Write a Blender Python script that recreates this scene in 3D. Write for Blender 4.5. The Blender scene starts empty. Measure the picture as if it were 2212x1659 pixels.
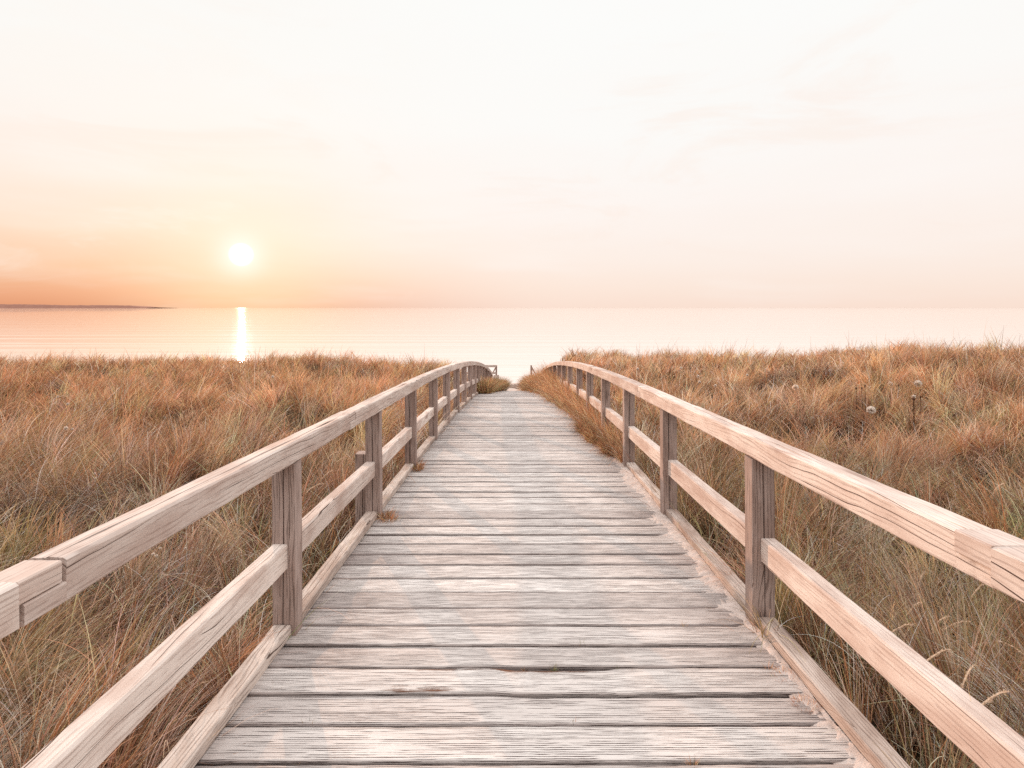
import bpy, bmesh, math, random
import numpy as np
from mathutils import Vector, Matrix

R = math.radians
rng = np.random.default_rng(7)
random.seed(7)
sc = bpy.context.scene
COL = bpy.context.collection

# ------------------------------------------------------------------ camera
CAMZ = 6.2                      # height above the sea
F = 1225.0                      # focal length in units of a 2212 px wide frame
cam = bpy.data.cameras.new("camera")
co = bpy.data.objects.new("camera", cam); COL.objects.link(co)
co.location = (0, 0, CAMZ); co.rotation_euler = (R(90), 0, 0)
cam.sensor_width = 36.0; cam.lens = F / 2212 * 36; cam.shift_y = -165.5 / 2212
cam.clip_start = 0.05; cam.clip_end = 60000
sc.camera = co

# ------------------------------------------------------------------ light
sun_dir = Vector((-585, 1225, 114)).normalized()
SUN_EL = math.asin(sun_dir.z); SUN_AZ = math.atan2(sun_dir.x, sun_dir.y)
sl = bpy.data.lights.new("sun", 'SUN'); sl.energy = 3.2; sl.angle = R(0.5); sl.color = (1.0, 0.57, 0.35)
so = bpy.data.objects.new("sun", sl); COL.objects.link(so)
so.rotation_euler = (-sun_dir).to_track_quat('-Z', 'Y').to_euler(); so.location = (-20, 40, 30)
sc.view_settings.view_transform = 'Standard'; sc.view_settings.look = 'None'
sc.cycles.use_denoising = False; sc.view_settings.exposure = 0.0; sc.view_settings.gamma = 1.0

def lin(r, g, b):
    f = lambda c: (c / 255 / 12.92) if c <= 10 else ((c / 255 + 0.055) / 1.055) ** 2.4
    return (f(r), f(g), f(b), 1.0)

class NT:
    """small helper around a node tree"""
    def __init__(s, tree): s.t = tree; tree.nodes.clear()
    def n(s, kind, **kw):
        nd = s.t.nodes.new(kind)
        for k, v in kw.items():
            if k.startswith('i_'):
                key = k[2:]
                nd.inputs[int(key) if key.isdigit() else key.replace('_', ' ')].default_value = v
            else: setattr(nd, k, v)
        return nd
    def l(s, a, b): s.t.links.new(a, b)
    def math(s, op, a, b=None, c=None, clamp=False):
        nd = s.n('ShaderNodeMath', operation=op); nd.use_clamp = clamp
        for i, v in enumerate((a, b, c)):
            if v is None: continue
            if isinstance(v, (int, float)): nd.inputs[i].default_value = v
            else: s.l(v, nd.inputs[i])
        return nd.outputs[0]
    def ss(s, v, lo, hi, a=0.0, b=1.0):
        nd = s.n('ShaderNodeMapRange', interpolation_type='SMOOTHSTEP')
        s.l(v, nd.inputs[0])
        for i, x in zip((1, 2, 3, 4), (lo, hi, a, b)): nd.inputs[i].default_value = x
        return nd.outputs[0]
    def mix(s, f, a, b, mode='MIX'):
        nd = s.n('ShaderNodeMix', data_type='RGBA', blend_type=mode)
        for i, v in ((0, f), (6, a), (7, b)):
            if isinstance(v, (int, float)): nd.inputs[i].default_value = v
            elif isinstance(v, tuple): nd.inputs[i].default_value = v
            else: s.l(v, nd.inputs[i])
        return nd.outputs[2]
    def ramp(s, v, stops, interp='LINEAR'):
        nd = s.n('ShaderNodeValToRGB'); cr = nd.color_ramp; cr.interpolation = interp
        while len(cr.elements) < len(stops): cr.elements.new(0.5)
        for e, (p, c) in zip(cr.elements, stops): e.position = p; e.color = c
        s.l(v, nd.inputs[0]); return nd.outputs[0]
    def vmul(s, v, vec):
        nd = s.n('ShaderNodeVectorMath', operation='MULTIPLY'); s.l(v, nd.inputs[0]); nd.inputs[1].default_value = vec
        return nd.outputs[0]

# sky: a hazy sunset, orange low on the left, nearly white above; dimmer behind
w = bpy.data.worlds.new("World"); sc.world = w; w.use_nodes = True
T = NT(w.node_tree)
tc = T.n('ShaderNodeTexCoord'); vec = tc.outputs['Generated']
sx = T.n('ShaderNodeSeparateXYZ'); T.l(vec, sx.inputs[0])
X_, Y_, Z_ = sx.outputs
hor = T.math('SQRT', T.math('ADD', T.math('MULTIPLY', X_, X_), T.math('MULTIPLY', Y_, Y_)))
saz = T.math('DIVIDE', X_, T.math('MAXIMUM', hor, 0.001))
cn = T.n('ShaderNodeTexNoise', i_Scale=2.0, i_Detail=5.0, i_Roughness=0.5); T.l(T.vmul(vec, (1.0, 1.0, 4.5)), cn.inputs['Vector'])
cn2 = T.n('ShaderNodeTexNoise', i_Scale=3.2, i_Detail=4.0, i_Roughness=0.5); T.l(T.vmul(vec, (1.0, 1.0, 6.0)), cn2.inputs['Vector'])
zz = T.math('ADD', Z_, T.math('MULTIPLY', T.math('SUBTRACT', cn.outputs[0], 0.5), T.math('MULTIPLY', T.math('MINIMUM', Z_, 0.3), 0.75)))
zz = T.math('MAXIMUM', zz, 0.0)
rampR = T.ramp(zz, [(0.0, lin(251, 226, 211)), (0.03, lin(252, 232, 219)), (0.08, lin(253, 239, 230)), (0.17, lin(254, 246, 241)), (0.30, lin(253, 251, 248)), (0.5, lin(253, 253, 251))])
rampL = T.ramp(zz, [(0.0, lin(222, 152, 116)), (0.018, lin(233, 168, 133)), (0.055, lin(244, 197, 163)), (0.11, lin(251, 224, 202)), (0.20, lin(253, 243, 235)), (0.36, lin(252, 250, 246))])
fl = T.ss(saz, 0.12, -0.68)
skyc = T.mix(fl, rampR, rampL)
# soft cloud veils
cn3 = T.n('ShaderNodeTexNoise', i_Scale=2.6, i_Detail=7.0, i_Roughness=0.62, i_Distortion=0.6); T.l(T.vmul(vec, (1.0, 1.0, 4.0)), cn3.inputs['Vector'])
veil = T.math('MULTIPLY', T.ss(cn3.outputs[0], 0.50, 0.66), T.ss(Z_, 0.04, 0.12))
skyc = T.mix(T.math('MULTIPLY', veil, T.ss(Z_, 0.55, 0.30, 0.0, 0.38)), skyc, lin(253, 234, 222))
wisp = T.math('MULTIPLY', T.ss(cn3.outputs[0], 0.46, 0.36), T.ss(fl, 0.1, 0.8, 0.0, 0.28))
skyc = T.mix(wisp, skyc, lin(254, 247, 240))
# sun glow
vd = T.n('ShaderNodeVectorMath', operation='DOT_PRODUCT'); T.l(vec, vd.inputs[0]); vd.inputs[1].default_value = sun_dir
om = T.math('SUBTRACT', 1.0, vd.outputs['Value'])
halo = T.math('POWER', math.e, T.math('MULTIPLY', om, -1 / 0.009))
skyc = T.mix(T.math('MULTIPLY', halo, 0.40), skyc, lin(254, 238, 216))
glow = T.math('POWER', math.e, T.math('MULTIPLY', om, -1 / 0.0005))
skyc = T.mix(T.math('MULTIPLY', glow, 0.9), skyc, (1.04, 0.99, 0.93, 1))
low = T.ss(Z_, 0.055, 0.0)
skyc = T.mix(T.math('MULTIPLY', T.math('MULTIPLY', low, halo), 0.8), skyc, lin(251, 207, 162))
core = T.ss(om, 0.00020, 0.00001)
skyc = T.mix(core, skyc, (2.2, 2.1, 1.9, 1))
skyc = T.mix(T.ss(cn2.outputs[0], 0.50, 0.78, 0.0, 0.22), skyc, (1.0, 0.96, 0.93, 1))
# brightness overhead and behind the camera (never seen directly)
zen = T.ss(Z_, 0.5, 0.9, 1.05, 2.15)
rear = T.ss(Y_, 0.25, -0.45, 1.0, 0.72)
up_ = T.ss(Z_, 0.45, 0.95)
skyc = T.mix(T.ss(Z_, 0.5, 0.85), skyc, (0.96, 0.93, 0.92, 1))
gain = T.math('MULTIPLY', zen, T.math('ADD', rear, T.math('MULTIPLY', T.math('SUBTRACT', 1.0, rear), up_)))
bg = T.n('ShaderNodeBackground'); T.l(skyc, bg.inputs[0]); T.l(gain, bg.inputs[1])
nis = T.n('ShaderNodeTexSky', sky_type='NISHITA'); nis.sun_disc = False; nis.sun_elevation = SUN_EL; nis.sun_rotation = SUN_AZ
nis.dust_density = 2.0
bg2 = T.n('ShaderNodeBackground'); T.l(nis.outputs[0], bg2.inputs[0]); bg2.inputs[1].default_value = 0.05
mx = T.n('ShaderNodeMixShader'); mx.inputs[0].default_value = 0.06
T.l(bg.outputs[0], mx.inputs[1]); T.l(bg2.outputs[0], mx.inputs[2])
wo = T.n('ShaderNodeOutputWorld'); T.l(mx.outputs[0], wo.inputs[0])
w.cycles.sampling_method = 'MANUAL'; w.cycles.sample_map_resolution = 512

# ------------------------------------------------------------------ helpers
def tag(o, label=None, cat=None, group=None, kind=None):
    if label: o['label'] = label
    if cat: o['category'] = cat
    if group: o['group'] = group
    if kind: o['kind'] = kind
    return o

def empty(name, loc):
    o = bpy.data.objects.new(name, None); COL.objects.link(o); o.location = loc; o.empty_display_size = 0.2
    return o

def hash2(ix, iy, s):
    h = (ix.astype(np.int64) * 374761393 + iy.astype(np.int64) * 668265263 + s * 1274126177) & 0xffffffff
    h = ((h ^ (h >> 13)) * 1274126177) & 0xffffffff
    return ((h ^ (h >> 16)) & 0xffff) / 65535.0

def vnoise(x, y, s=0):
    x = np.asarray(x, float); y = np.asarray(y, float)
    ix = np.floor(x); iy = np.floor(y); fx = x - ix; fy = y - iy
    fx = fx * fx * (3 - 2 * fx); fy = fy * fy * (3 - 2 * fy)
    a = hash2(ix, iy, s); b = hash2(ix + 1, iy, s); c = hash2(ix, iy + 1, s); d = hash2(ix + 1, iy + 1, s)
    return (a * (1 - fx) + b * fx) * (1 - fy) + (c * (1 - fx) + d * fx) * fy

def sstep(v, a, b):
    t = np.clip((np.asarray(v, float) - a) / (b - a), 0, 1); return t * t * (3 - 2 * t)

AXS = 6 / 1225.0
XL, XR = -1.145, 1.28            # inner faces of the posts at Y = 0
def drop(y):
    y = np.asarray(y, float)
    return 1.6 + 0.04 * y + 0.003 * np.where(y > 6, y - 6, 0) ** 2 * np.where(y < 27, 1, 1)
def zdeck(y):
    y = np.asarray(y, float)
    return CAMZ - drop(y)

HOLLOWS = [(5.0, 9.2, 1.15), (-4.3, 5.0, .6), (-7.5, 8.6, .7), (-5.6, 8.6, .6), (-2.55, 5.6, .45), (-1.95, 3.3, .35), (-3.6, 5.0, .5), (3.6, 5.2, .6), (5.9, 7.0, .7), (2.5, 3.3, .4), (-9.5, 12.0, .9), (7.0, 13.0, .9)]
def ground(x, y):
    x = np.asarray(x, float); y = np.asarray(y, float)
    lx = x - AXS * y - 0.07
    n = 0.42 * (vnoise(x / .85, y / 1.0, 1) - .5) + 0.42 * (vnoise(x / 3.6, y / 4.5, 2) - .5)
    side = 4.06 + n
    for hx, hy, hr in HOLLOWS: side = side - 0.38 * np.exp(-(((x - hx) / hr) ** 2 + ((y - hy) / (hr * .8)) ** 2))
    side = side + np.where(x > 0, 0.85 * np.exp(-(((x - 14) / 4.6) ** 2 + ((y - 13) / 5.0) ** 2)), 0)
    side = side + np.where(x > 0, 0.10 * sstep(x, 3.5, 7), 0)
    side = side - 0.22 * np.exp(-(((x - 2.6) / 2.0) ** 2 + ((y - 23) / 5.0) ** 2)) - 0.24 * np.exp(-(((x + 3.2) / 2.4) ** 2 + ((y - 18) / 5.0) ** 2))
    side = side - 0.10 * np.exp(-(((x + 9) / 7) ** 2 + ((y - 16) / 6) ** 2))
    yc = 19.5 + 3.5 * (vnoise(x / 6, x * 0 + 3.3, 5) - .5) + 4.0 * np.exp(-((x - 3) / 3.0) ** 2)
    side = side - 3.75 * sstep(y, yc, yc + 17)
    dk = zdeck(np.minimum(y, 33)) - 0.33
    wl = np.where(lx < 0, np.interp(y, [0, 12, 18], [3.0, 2.6, 1.5]), np.interp(y, [0, 12, 18], [1.6, 1.6, 1.0]))
    s = sstep(np.abs(lx), 1.35, 1.35 + wl)
    s = s * sstep(y, -50, -40)
    z = dk * (1 - s) + side * s
    beach = 0.38 - 0.035 * (y - 36) + 0.04 * (vnoise(x / 2, y / 2, 8) - .5)
    beach = np.where(y > 46, beach - 0.06 * (y - 46), beach)
    b = sstep(y, 31, 38)
    return z * (1 - b) + np.maximum(beach, -6) * b

def set_faces(me, verts, faces_flat, nper):
    """verts (n,3); faces_flat (m, nper)"""
    me.vertices.add(len(verts)); me.vertices.foreach_set('co', np.ascontiguousarray(verts, np.float32).ravel())
    m = len(faces_flat)
    me.loops.add(m * nper); me.loops.foreach_set('vertex_index', np.ascontiguousarray(faces_flat, np.int32).ravel())
    me.polygons.add(m); me.polygons.foreach_set('loop_start', np.arange(0, m * nper, nper, dtype=np.int32))
    me.update(calc_edges=True)

def link(name, me, mat, parent=None, loc=None):
    o = bpy.data.objects.new(name, me); COL.objects.link(o)
    if mat: me.materials.append(mat)
    if parent: o.parent = parent
    if loc: o.location = loc
    return o

# ------------------------------------------------------------------ materials
def new_mat(name):
    m = bpy.data.materials.new(name); m.use_nodes = True
    return m, NT(m.node_tree)

def wood_material(name, pale, mid, dark, ridge=0.5, crack=1.0, bump=0.25, ridge_freq=70.0, wear=0.5, knots=1.0, warpamt=0.12, crack_freq=22.0, fine_amt=0.55):
    m, t = new_mat(name)
    at = t.n('ShaderNodeAttribute', attribute_name='grain'); g = at.outputs['Vector']
    # knots bend the grain
    kv = t.vmul(g, (0.8, 5.0, 5.0))
    vo = t.n('ShaderNodeTexVoronoi', i_Scale=1.0); t.l(kv, vo.inputs['Vector'])
    kd = vo.outputs['Distance']
    kmask = t.ss(kd, 0.34, 0.0)
    big = t.n('ShaderNodeTexNoise', i_Scale=1.0, i_Detail=3.0); t.l(t.vmul(g, (0.9, 5.0, 5.0)), big.inputs['Vector'])
    sp = t.n('ShaderNodeSeparateXYZ'); t.l(g, sp.inputs[0])
    across = t.math('ADD', sp.outputs[1], sp.outputs[2])
    warp = t.math('ADD', t.math('MULTIPLY', big.outputs[0], warpamt), t.math('MULTIPLY', kmask, 0.028 * knots))
    # growth-ring ridges
    ph = t.math('MULTIPLY', t.math('ADD', across, warp), ridge_freq * 2 * math.pi)
    fine0 = t.n('ShaderNodeTexNoise', i_Scale=1.0, i_Detail=4.0, i_Roughness=0.6); t.l(t.vmul(g, (5.0, 60.0, 60.0)), fine0.inputs['Vector'])
    ring = t.math('SINE', t.math('ADD', ph, t.math('MULTIPLY', fine0.outputs[0], 7.0)))
    ring = t.math('ADD', t.math('MULTIPLY', ring, 0.5), 0.5)
    fine = t.n('ShaderNodeTexNoise', i_Scale=1.0, i_Detail=6.0, i_Roughness=0.7); t.l(t.vmul(g, (4.5, 170.0, 170.0)), fine.inputs['Vector'])
    # long thin drying cracks that follow the grain
    cm = t.n('ShaderNodeTexNoise', i_Scale=1.0, i_Detail=2.0); t.l(t.vmul(g, (1.4, 14.0, 14.0)), cm.inputs['Vector'])
    cfr = t.math('FRACT', t.math('ADD', t.math('MULTIPLY', t.math('ADD', across, warp), crack_freq), t.math('MULTIPLY', cm.outputs[0], 0.35)))
    cdist = t.math('ABSOLUTE', t.math('SUBTRACT', cfr, 0.5))
    cwid = t.math('MULTIPLY', t.ss(cm.outputs[0], 0.47, 0.62), crack_freq * 0.0013)
    cline = t.math('MULTIPLY', t.math('LESS_THAN', cdist, cwid), crack)
    pat = t.n('ShaderNodeTexNoise', i_Scale=1.0, i_Detail=5.0, i_Roughness=0.6); t.l(t.vmul(g, (2.2, 7.0, 7.0)), pat.inputs['Vector'])
    c = t.mix(t.ss(pat.outputs[0], 0.36, 0.66, 0.0, wear), pale, mid)
    c = t.mix(t.math('MULTIPLY', t.ss(fine.outputs[0], 0.50, 0.72), fine_amt), c, mid)
    rmask = t.math('MULTIPLY', t.ss(ring, 0.60, 0.97), t.ss(fine0.outputs[0], 0.40, 0.58))
    c = t.mix(t.math('MULTIPLY', rmask, ridge), c, dark)
    kr = t.math('MULTIPLY', t.ss(kd, 0.13, 0.05), 0.6 * knots)
    c = t.mix(kr, c, dark)
    c = t.mix(cline, c, (0.075, 0.04, 0.028, 1))
    # rot patches (only where the mesh says so)
    ra = t.n('ShaderNodeAttribute', attribute_name='rot')
    rn = t.n('ShaderNodeTexNoise', i_Scale=1.0, i_Detail=6.0, i_Roughness=0.7); t.l(t.vmul(g, (7.0, 40.0, 40.0)), rn.inputs['Vector'])
    rm = t.ss(t.math('MULTIPLY', ra.outputs['Fac'], rn.outputs[0]), 0.22, 0.36)
    c = t.mix(rm, c, (0.16, 0.075, 0.045, 1))
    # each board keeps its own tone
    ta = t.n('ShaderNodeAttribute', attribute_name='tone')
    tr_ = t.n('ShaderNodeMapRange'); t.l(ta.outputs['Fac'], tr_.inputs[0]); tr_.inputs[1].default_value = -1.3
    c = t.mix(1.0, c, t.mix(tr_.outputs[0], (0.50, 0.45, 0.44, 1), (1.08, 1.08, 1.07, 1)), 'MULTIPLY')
    h = t.math('SUBTRACT', t.math('ADD', t.math('MULTIPLY', fine.outputs[0], 0.35), t.math('MULTIPLY', t.math('SUBTRACT', 1.0, rmask), 0.6)), t.math('MULTIPLY', cline, 1.6))
    h = t.math('SUBTRACT', h, t.math('MULTIPLY', rm, 0.9))
    b = t.n('ShaderNodeBump', i_Strength=bump, i_Distance=0.006); t.l(h, b.inputs['Height'])
    p = t.n('ShaderNodeBsdfPrincipled', i_Roughness=0.85); p.inputs['Specular IOR Level'].default_value = 0.22
    t.l(c, p.inputs['Base Color']); t.l(b.outputs[0], p.inputs['Normal'])
    o = t.n('ShaderNodeOutputMaterial'); t.l(p.outputs[0], o.inputs[0])
    return m

M = {}
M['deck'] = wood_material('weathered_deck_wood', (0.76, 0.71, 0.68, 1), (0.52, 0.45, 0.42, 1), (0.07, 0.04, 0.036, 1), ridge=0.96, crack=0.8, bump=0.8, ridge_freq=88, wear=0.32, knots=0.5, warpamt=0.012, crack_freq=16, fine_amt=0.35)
M['rail'] = wood_material('weathered_rail_wood', (0.81, 0.71, 0.65, 1), (0.56, 0.42, 0.36, 1), (0.24, 0.13, 0.10, 1), ridge=0.30, crack=0.95, bump=0.4, ridge_freq=60, wear=0.85, crack_freq=26)
M['post'] = wood_material('weathered_post_wood', (0.50, 0.39, 0.35, 1), (0.33, 0.235, 0.20, 1), (0.09, 0.055, 0.045, 1), ridge=0.6, crack=0.8, bump=0.4, ridge_freq=70, wear=0.9, crack_freq=20)
M['kerb'] = wood_material('weathered_kerb_wood', (0.68, 0.58, 0.52, 1), (0.42, 0.32, 0.27, 1), (0.15, 0.09, 0.07, 1), ridge=0.55, crack=0.9, bump=0.5, ridge_freq=70, wear=1.0, crack_freq=24)

def grass_mat():
    m, t = new_mat('dry_grass')
    a = t.n('ShaderNodeAttribute', attribute_name='Col')
    d = t.n('ShaderNodeBsdfDiffuse'); t.l(a.outputs['Color'], d.inputs[0])
    tr = t.n('ShaderNodeBsdfTranslucent'); t.l(a.outputs['Color'], tr.inputs[0])
    mx = t.n('ShaderNodeMixShader'); mx.inputs[0].default_value = 0.38
    t.l(d.outputs[0], mx.inputs[1]); t.l(tr.outputs[0], mx.inputs[2])
    o = t.n('ShaderNodeOutputMaterial'); t.l(mx.outputs[0], o.inputs[0])
    return m
M['grass'] = grass_mat()

def simple(name, col, rough=0.8, nscale=None, col2=None, bump=0.0, bscale=30.0, trans=0.0):
    m, t = new_mat(name)
    p = t.n('ShaderNodeBsdfPrincipled', i_Roughness=rough); p.inputs['Base Color'].default_value = col
    p.inputs['Specular IOR Level'].default_value = 0.2
    geo = t.n('ShaderNodeNewGeometry')
    if nscale:
        n = t.n('ShaderNodeTexNoise', i_Scale=nscale, i_Detail=6.0, i_Roughness=0.65); t.l(geo.outputs['Position'], n.inputs['Vector'])
        t.l(t.mix(t.ss(n.outputs[0], 0.38, 0.62), col, col2), p.inputs['Base Color'])
    if bump:
        n = t.n('ShaderNodeTexNoise', i_Scale=bscale, i_Detail=6.0); t.l(geo.outputs['Position'], n.inputs['Vector'])
        b = t.n('ShaderNodeBump', i_Strength=bump, i_Distance=0.01); t.l(n.outputs[0], b.inputs['Height']); t.l(b.outputs[0], p.inputs['Normal'])
    o = t.n('ShaderNodeOutputMaterial'); t.l(p.outputs[0], o.inputs[0])
    return m
M['stub'] = M['post']
M['land'] = simple('wooded_shore', (0.29, 0.135, 0.095, 1), 1.0, 0.02, (0.34, 0.165, 0.12, 1))  # tone lightened to stand in for haze over the distance
M['stone'] = simple('shore_stone', (0.30, 0.21, 0.18, 1), 0.9, 9.0, (0.42, 0.32, 0.27, 1), 0.5)
M['sand'] = simple('pale_sand', (0.70, 0.60, 0.55, 1), 0.95, 14.0, (0.58, 0.48, 0.43, 1), 0.5, 120.0)
M['moss'] = M['grass']
M['stalk'] = simple('dry_stalk', (0.46, 0.28, 0.15, 1), 0.9, 40.0, (0.60, 0.42, 0.26, 1))
M['ear'] = simple('seed_ear_husk', (0.80, 0.58, 0.42, 1), 0.9, 90.0, (0.66, 0.43, 0.28, 1))
M['darkstem'] = simple('dark_dead_stem', (0.10, 0.05, 0.03, 1), 0.9)
def fluff_mat():
    m, t = new_mat('white_seed_fluff')
    d = t.n('ShaderNodeBsdfDiffuse'); d.inputs[0].default_value = (0.92, 0.86, 0.80, 1)
    tr = t.n('ShaderNodeBsdfTranslucent'); tr.inputs[0].default_value = (0.92, 0.86, 0.80, 1)
    mx = t.n('ShaderNodeMixShader'); mx.inputs[0].default_value = 0.5
    t.l(d.outputs[0], mx.inputs[1]); t.l(tr.outputs[0], mx.inputs[2])
    o = t.n('ShaderNodeOutputMaterial'); t.l(mx.outputs[0], o.inputs[0])
    return m
M['fluff'] = fluff_mat()

def ground_mat():
    m, t = new_mat('dune_ground')
    geo = t.n('ShaderNodeNewGeometry'); pos = geo.outputs['Position']
    sp = t.n('ShaderNodeSeparateXYZ'); t.l(pos, sp.inputs[0])
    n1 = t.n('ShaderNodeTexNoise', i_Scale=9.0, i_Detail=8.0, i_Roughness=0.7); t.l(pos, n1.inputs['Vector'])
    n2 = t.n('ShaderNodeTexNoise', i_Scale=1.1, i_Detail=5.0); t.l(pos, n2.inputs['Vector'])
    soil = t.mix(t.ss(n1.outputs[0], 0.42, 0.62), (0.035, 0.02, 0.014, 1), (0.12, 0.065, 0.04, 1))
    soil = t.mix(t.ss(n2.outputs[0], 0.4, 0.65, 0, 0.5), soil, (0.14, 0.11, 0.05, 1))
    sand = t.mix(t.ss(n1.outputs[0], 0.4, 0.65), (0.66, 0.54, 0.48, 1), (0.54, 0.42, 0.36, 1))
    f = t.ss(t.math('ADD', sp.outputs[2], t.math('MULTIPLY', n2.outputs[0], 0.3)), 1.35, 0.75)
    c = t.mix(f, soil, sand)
    b = t.n('ShaderNodeBump', i_Strength=0.8, i_Distance=0.05); t.l(n1.outputs[0], b.inputs['Height'])
    p = t.n('ShaderNodeBsdfPrincipled', i_Roughness=0.95); p.inputs['Specular IOR Level'].default_value = 0.1
    t.l(c, p.inputs['Base Color']); t.l(b.outputs[0], p.inputs['Normal'])
    o = t.n('ShaderNodeOutputMaterial'); t.l(p.outputs[0], o.inputs[0])
    return m
M['ground'] = ground_mat()

def water_mat():
    m, t = new_mat('calm_sea')
    geo = t.n('ShaderNodeNewGeometry'); pos = geo.outputs['Position']
    h = None
    for sx_, sy_, sc_, amp, det in ((0.008, 0.16, 1.0, 0.62, 2.0), (0.045, 0.85, 1.0, 0.17, 3.0), (0.35, 2.6, 1.0, 0.022, 2.0)):
        n = t.n('ShaderNodeTexNoise', i_Scale=sc_, i_Detail=det, i_Roughness=0.5)
        t.l(t.vmul(pos, (sx_, sy_, 1.0)), n.inputs['Vector'])
        v = t.math('MULTIPLY', n.outputs[0], amp)
        h = v if h is None else t.math('ADD', h, v)
    b = t.n('ShaderNodeBump', i_Strength=1.0, i_Distance=0.26); t.l(h, b.inputs['Height'])
    p = t.n('ShaderNodeBsdfPrincipled', i_Roughness=0.022, i_IOR=1.6)
    p.inputs['Base Color'].default_value = (0.88, 0.78, 0.71, 1)  # base colour paled to stand in for high sky mirrored by ripples
    t.l(b.outputs[0], p.inputs['Normal'])
    o = t.n('ShaderNodeOutputMaterial'); t.l(p.outputs[0], o.inputs[0])
    return m
M['water'] = water_mat()

# ------------------------------------------------------------------ setting
def axis_pts(*spans):
    out = []
    for a, b, s in spans: out += list(np.arange(a, b, s))
    return np.array(sorted(set(np.round(out, 4))))
gx = axis_pts((-600, -60, 30), (-60, -24, 3), (-24, 24, 0.3), (24, 60, 3), (60, 601, 30))
gy = axis_pts((-60, -6, 6), (-6, 50, 0.3), (50, 80, 2.0), (80, 161, 20))
GX, GY = np.meshgrid(gx, gy)
GZ = ground(GX, GY)
v = np.stack([GX.ravel(), GY.ravel(), GZ.ravel()], 1)
nx, ny = len(gx), len(gy)
ii = (np.arange(ny - 1)[:, None] * nx + np.arange(nx - 1)[None, :]).ravel()
fc = np.stack([ii, ii + 1, ii + nx + 1, ii + nx], 1)
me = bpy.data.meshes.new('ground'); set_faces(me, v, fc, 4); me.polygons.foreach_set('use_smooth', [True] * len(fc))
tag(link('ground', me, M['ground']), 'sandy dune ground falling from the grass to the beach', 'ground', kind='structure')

me = bpy.data.meshes.new('sea')
# the sheet curves away with the earth, so its edge is the true horizon
rr = np.array([30, 60, 120, 250, 500, 1000, 2000, 4000, 6500, 9000, 12000, 16000], float)
aa = np.radians(np.linspace(-75, 75, 61))
vv = [(r * math.sin(a), r * math.cos(a) if r > 40 else 30.0, -(max(r - 500, 0)) ** 2 / (2 * 6.4e6) * 0.25) for r in rr for a in aa]
vv[:len(aa)] = [(math.tan(a) * 30 * 2, 30.0, 0.0) for a in aa]
na = len(aa)
ff = [(i * na + j, i * na + j + 1, (i + 1) * na + j + 1, (i + 1) * na + j) for i in range(len(rr) - 1) for j in range(na - 1)]
me.from_pydata(vv, [], [f[::-1] for f in ff]); me.update()
for pl in me.polygons: pl.use_smooth = True
tag(link('sea', me, M['water']), 'calm pale sea reaching to the horizon', 'sea', kind='structure')

# low wooded shore far off on the left
def landstrip():
    bm = bmesh.new(); rows = []
    us = np.linspace(-420, 336, 150)
    for k, u in enumerate(us):
        d = 5200 + 900 * (352 - u) / 700
        x = (u - 1106) / F * d
        base = CAMZ - 0  # eye level is the horizon
        px = np.interp(u, [-420, 60, 130, 143, 204, 280, 290, 302, 322, 336], [9, 6.8, 5.4, 4.8, 5.2, 4.4, 3.0, 1.6, 0.9, 0.2])
        px += 1.0 * (vnoise(u / 6.0, 0.5, 31) - .5) * min(1, px / 4)
        hgt = px / F * d
        rows.append([bm.verts.new((x - 60, d - 260, -30)), bm.verts.new((x - 30, d - 60, hgt * 0.75 + 2)), bm.verts.new((x, d, hgt + 5)), bm.verts.new((x + 20, d + 300, hgt * .8)), bm.verts.new((x + 60, d + 700, -30))])
    for a, b in zip(rows, rows[1:]):
        for q in range(4): bm.faces.new((a[q], b[q], b[q + 1], a[q + 1]))
    me = bpy.data.meshes.new('headland'); bm.to_mesh(me); bm.free()
    return me
tag(link('hills', landstrip(), M['land']), 'low wooded headland on the horizon at the far left', 'headland', kind='structure')

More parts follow.
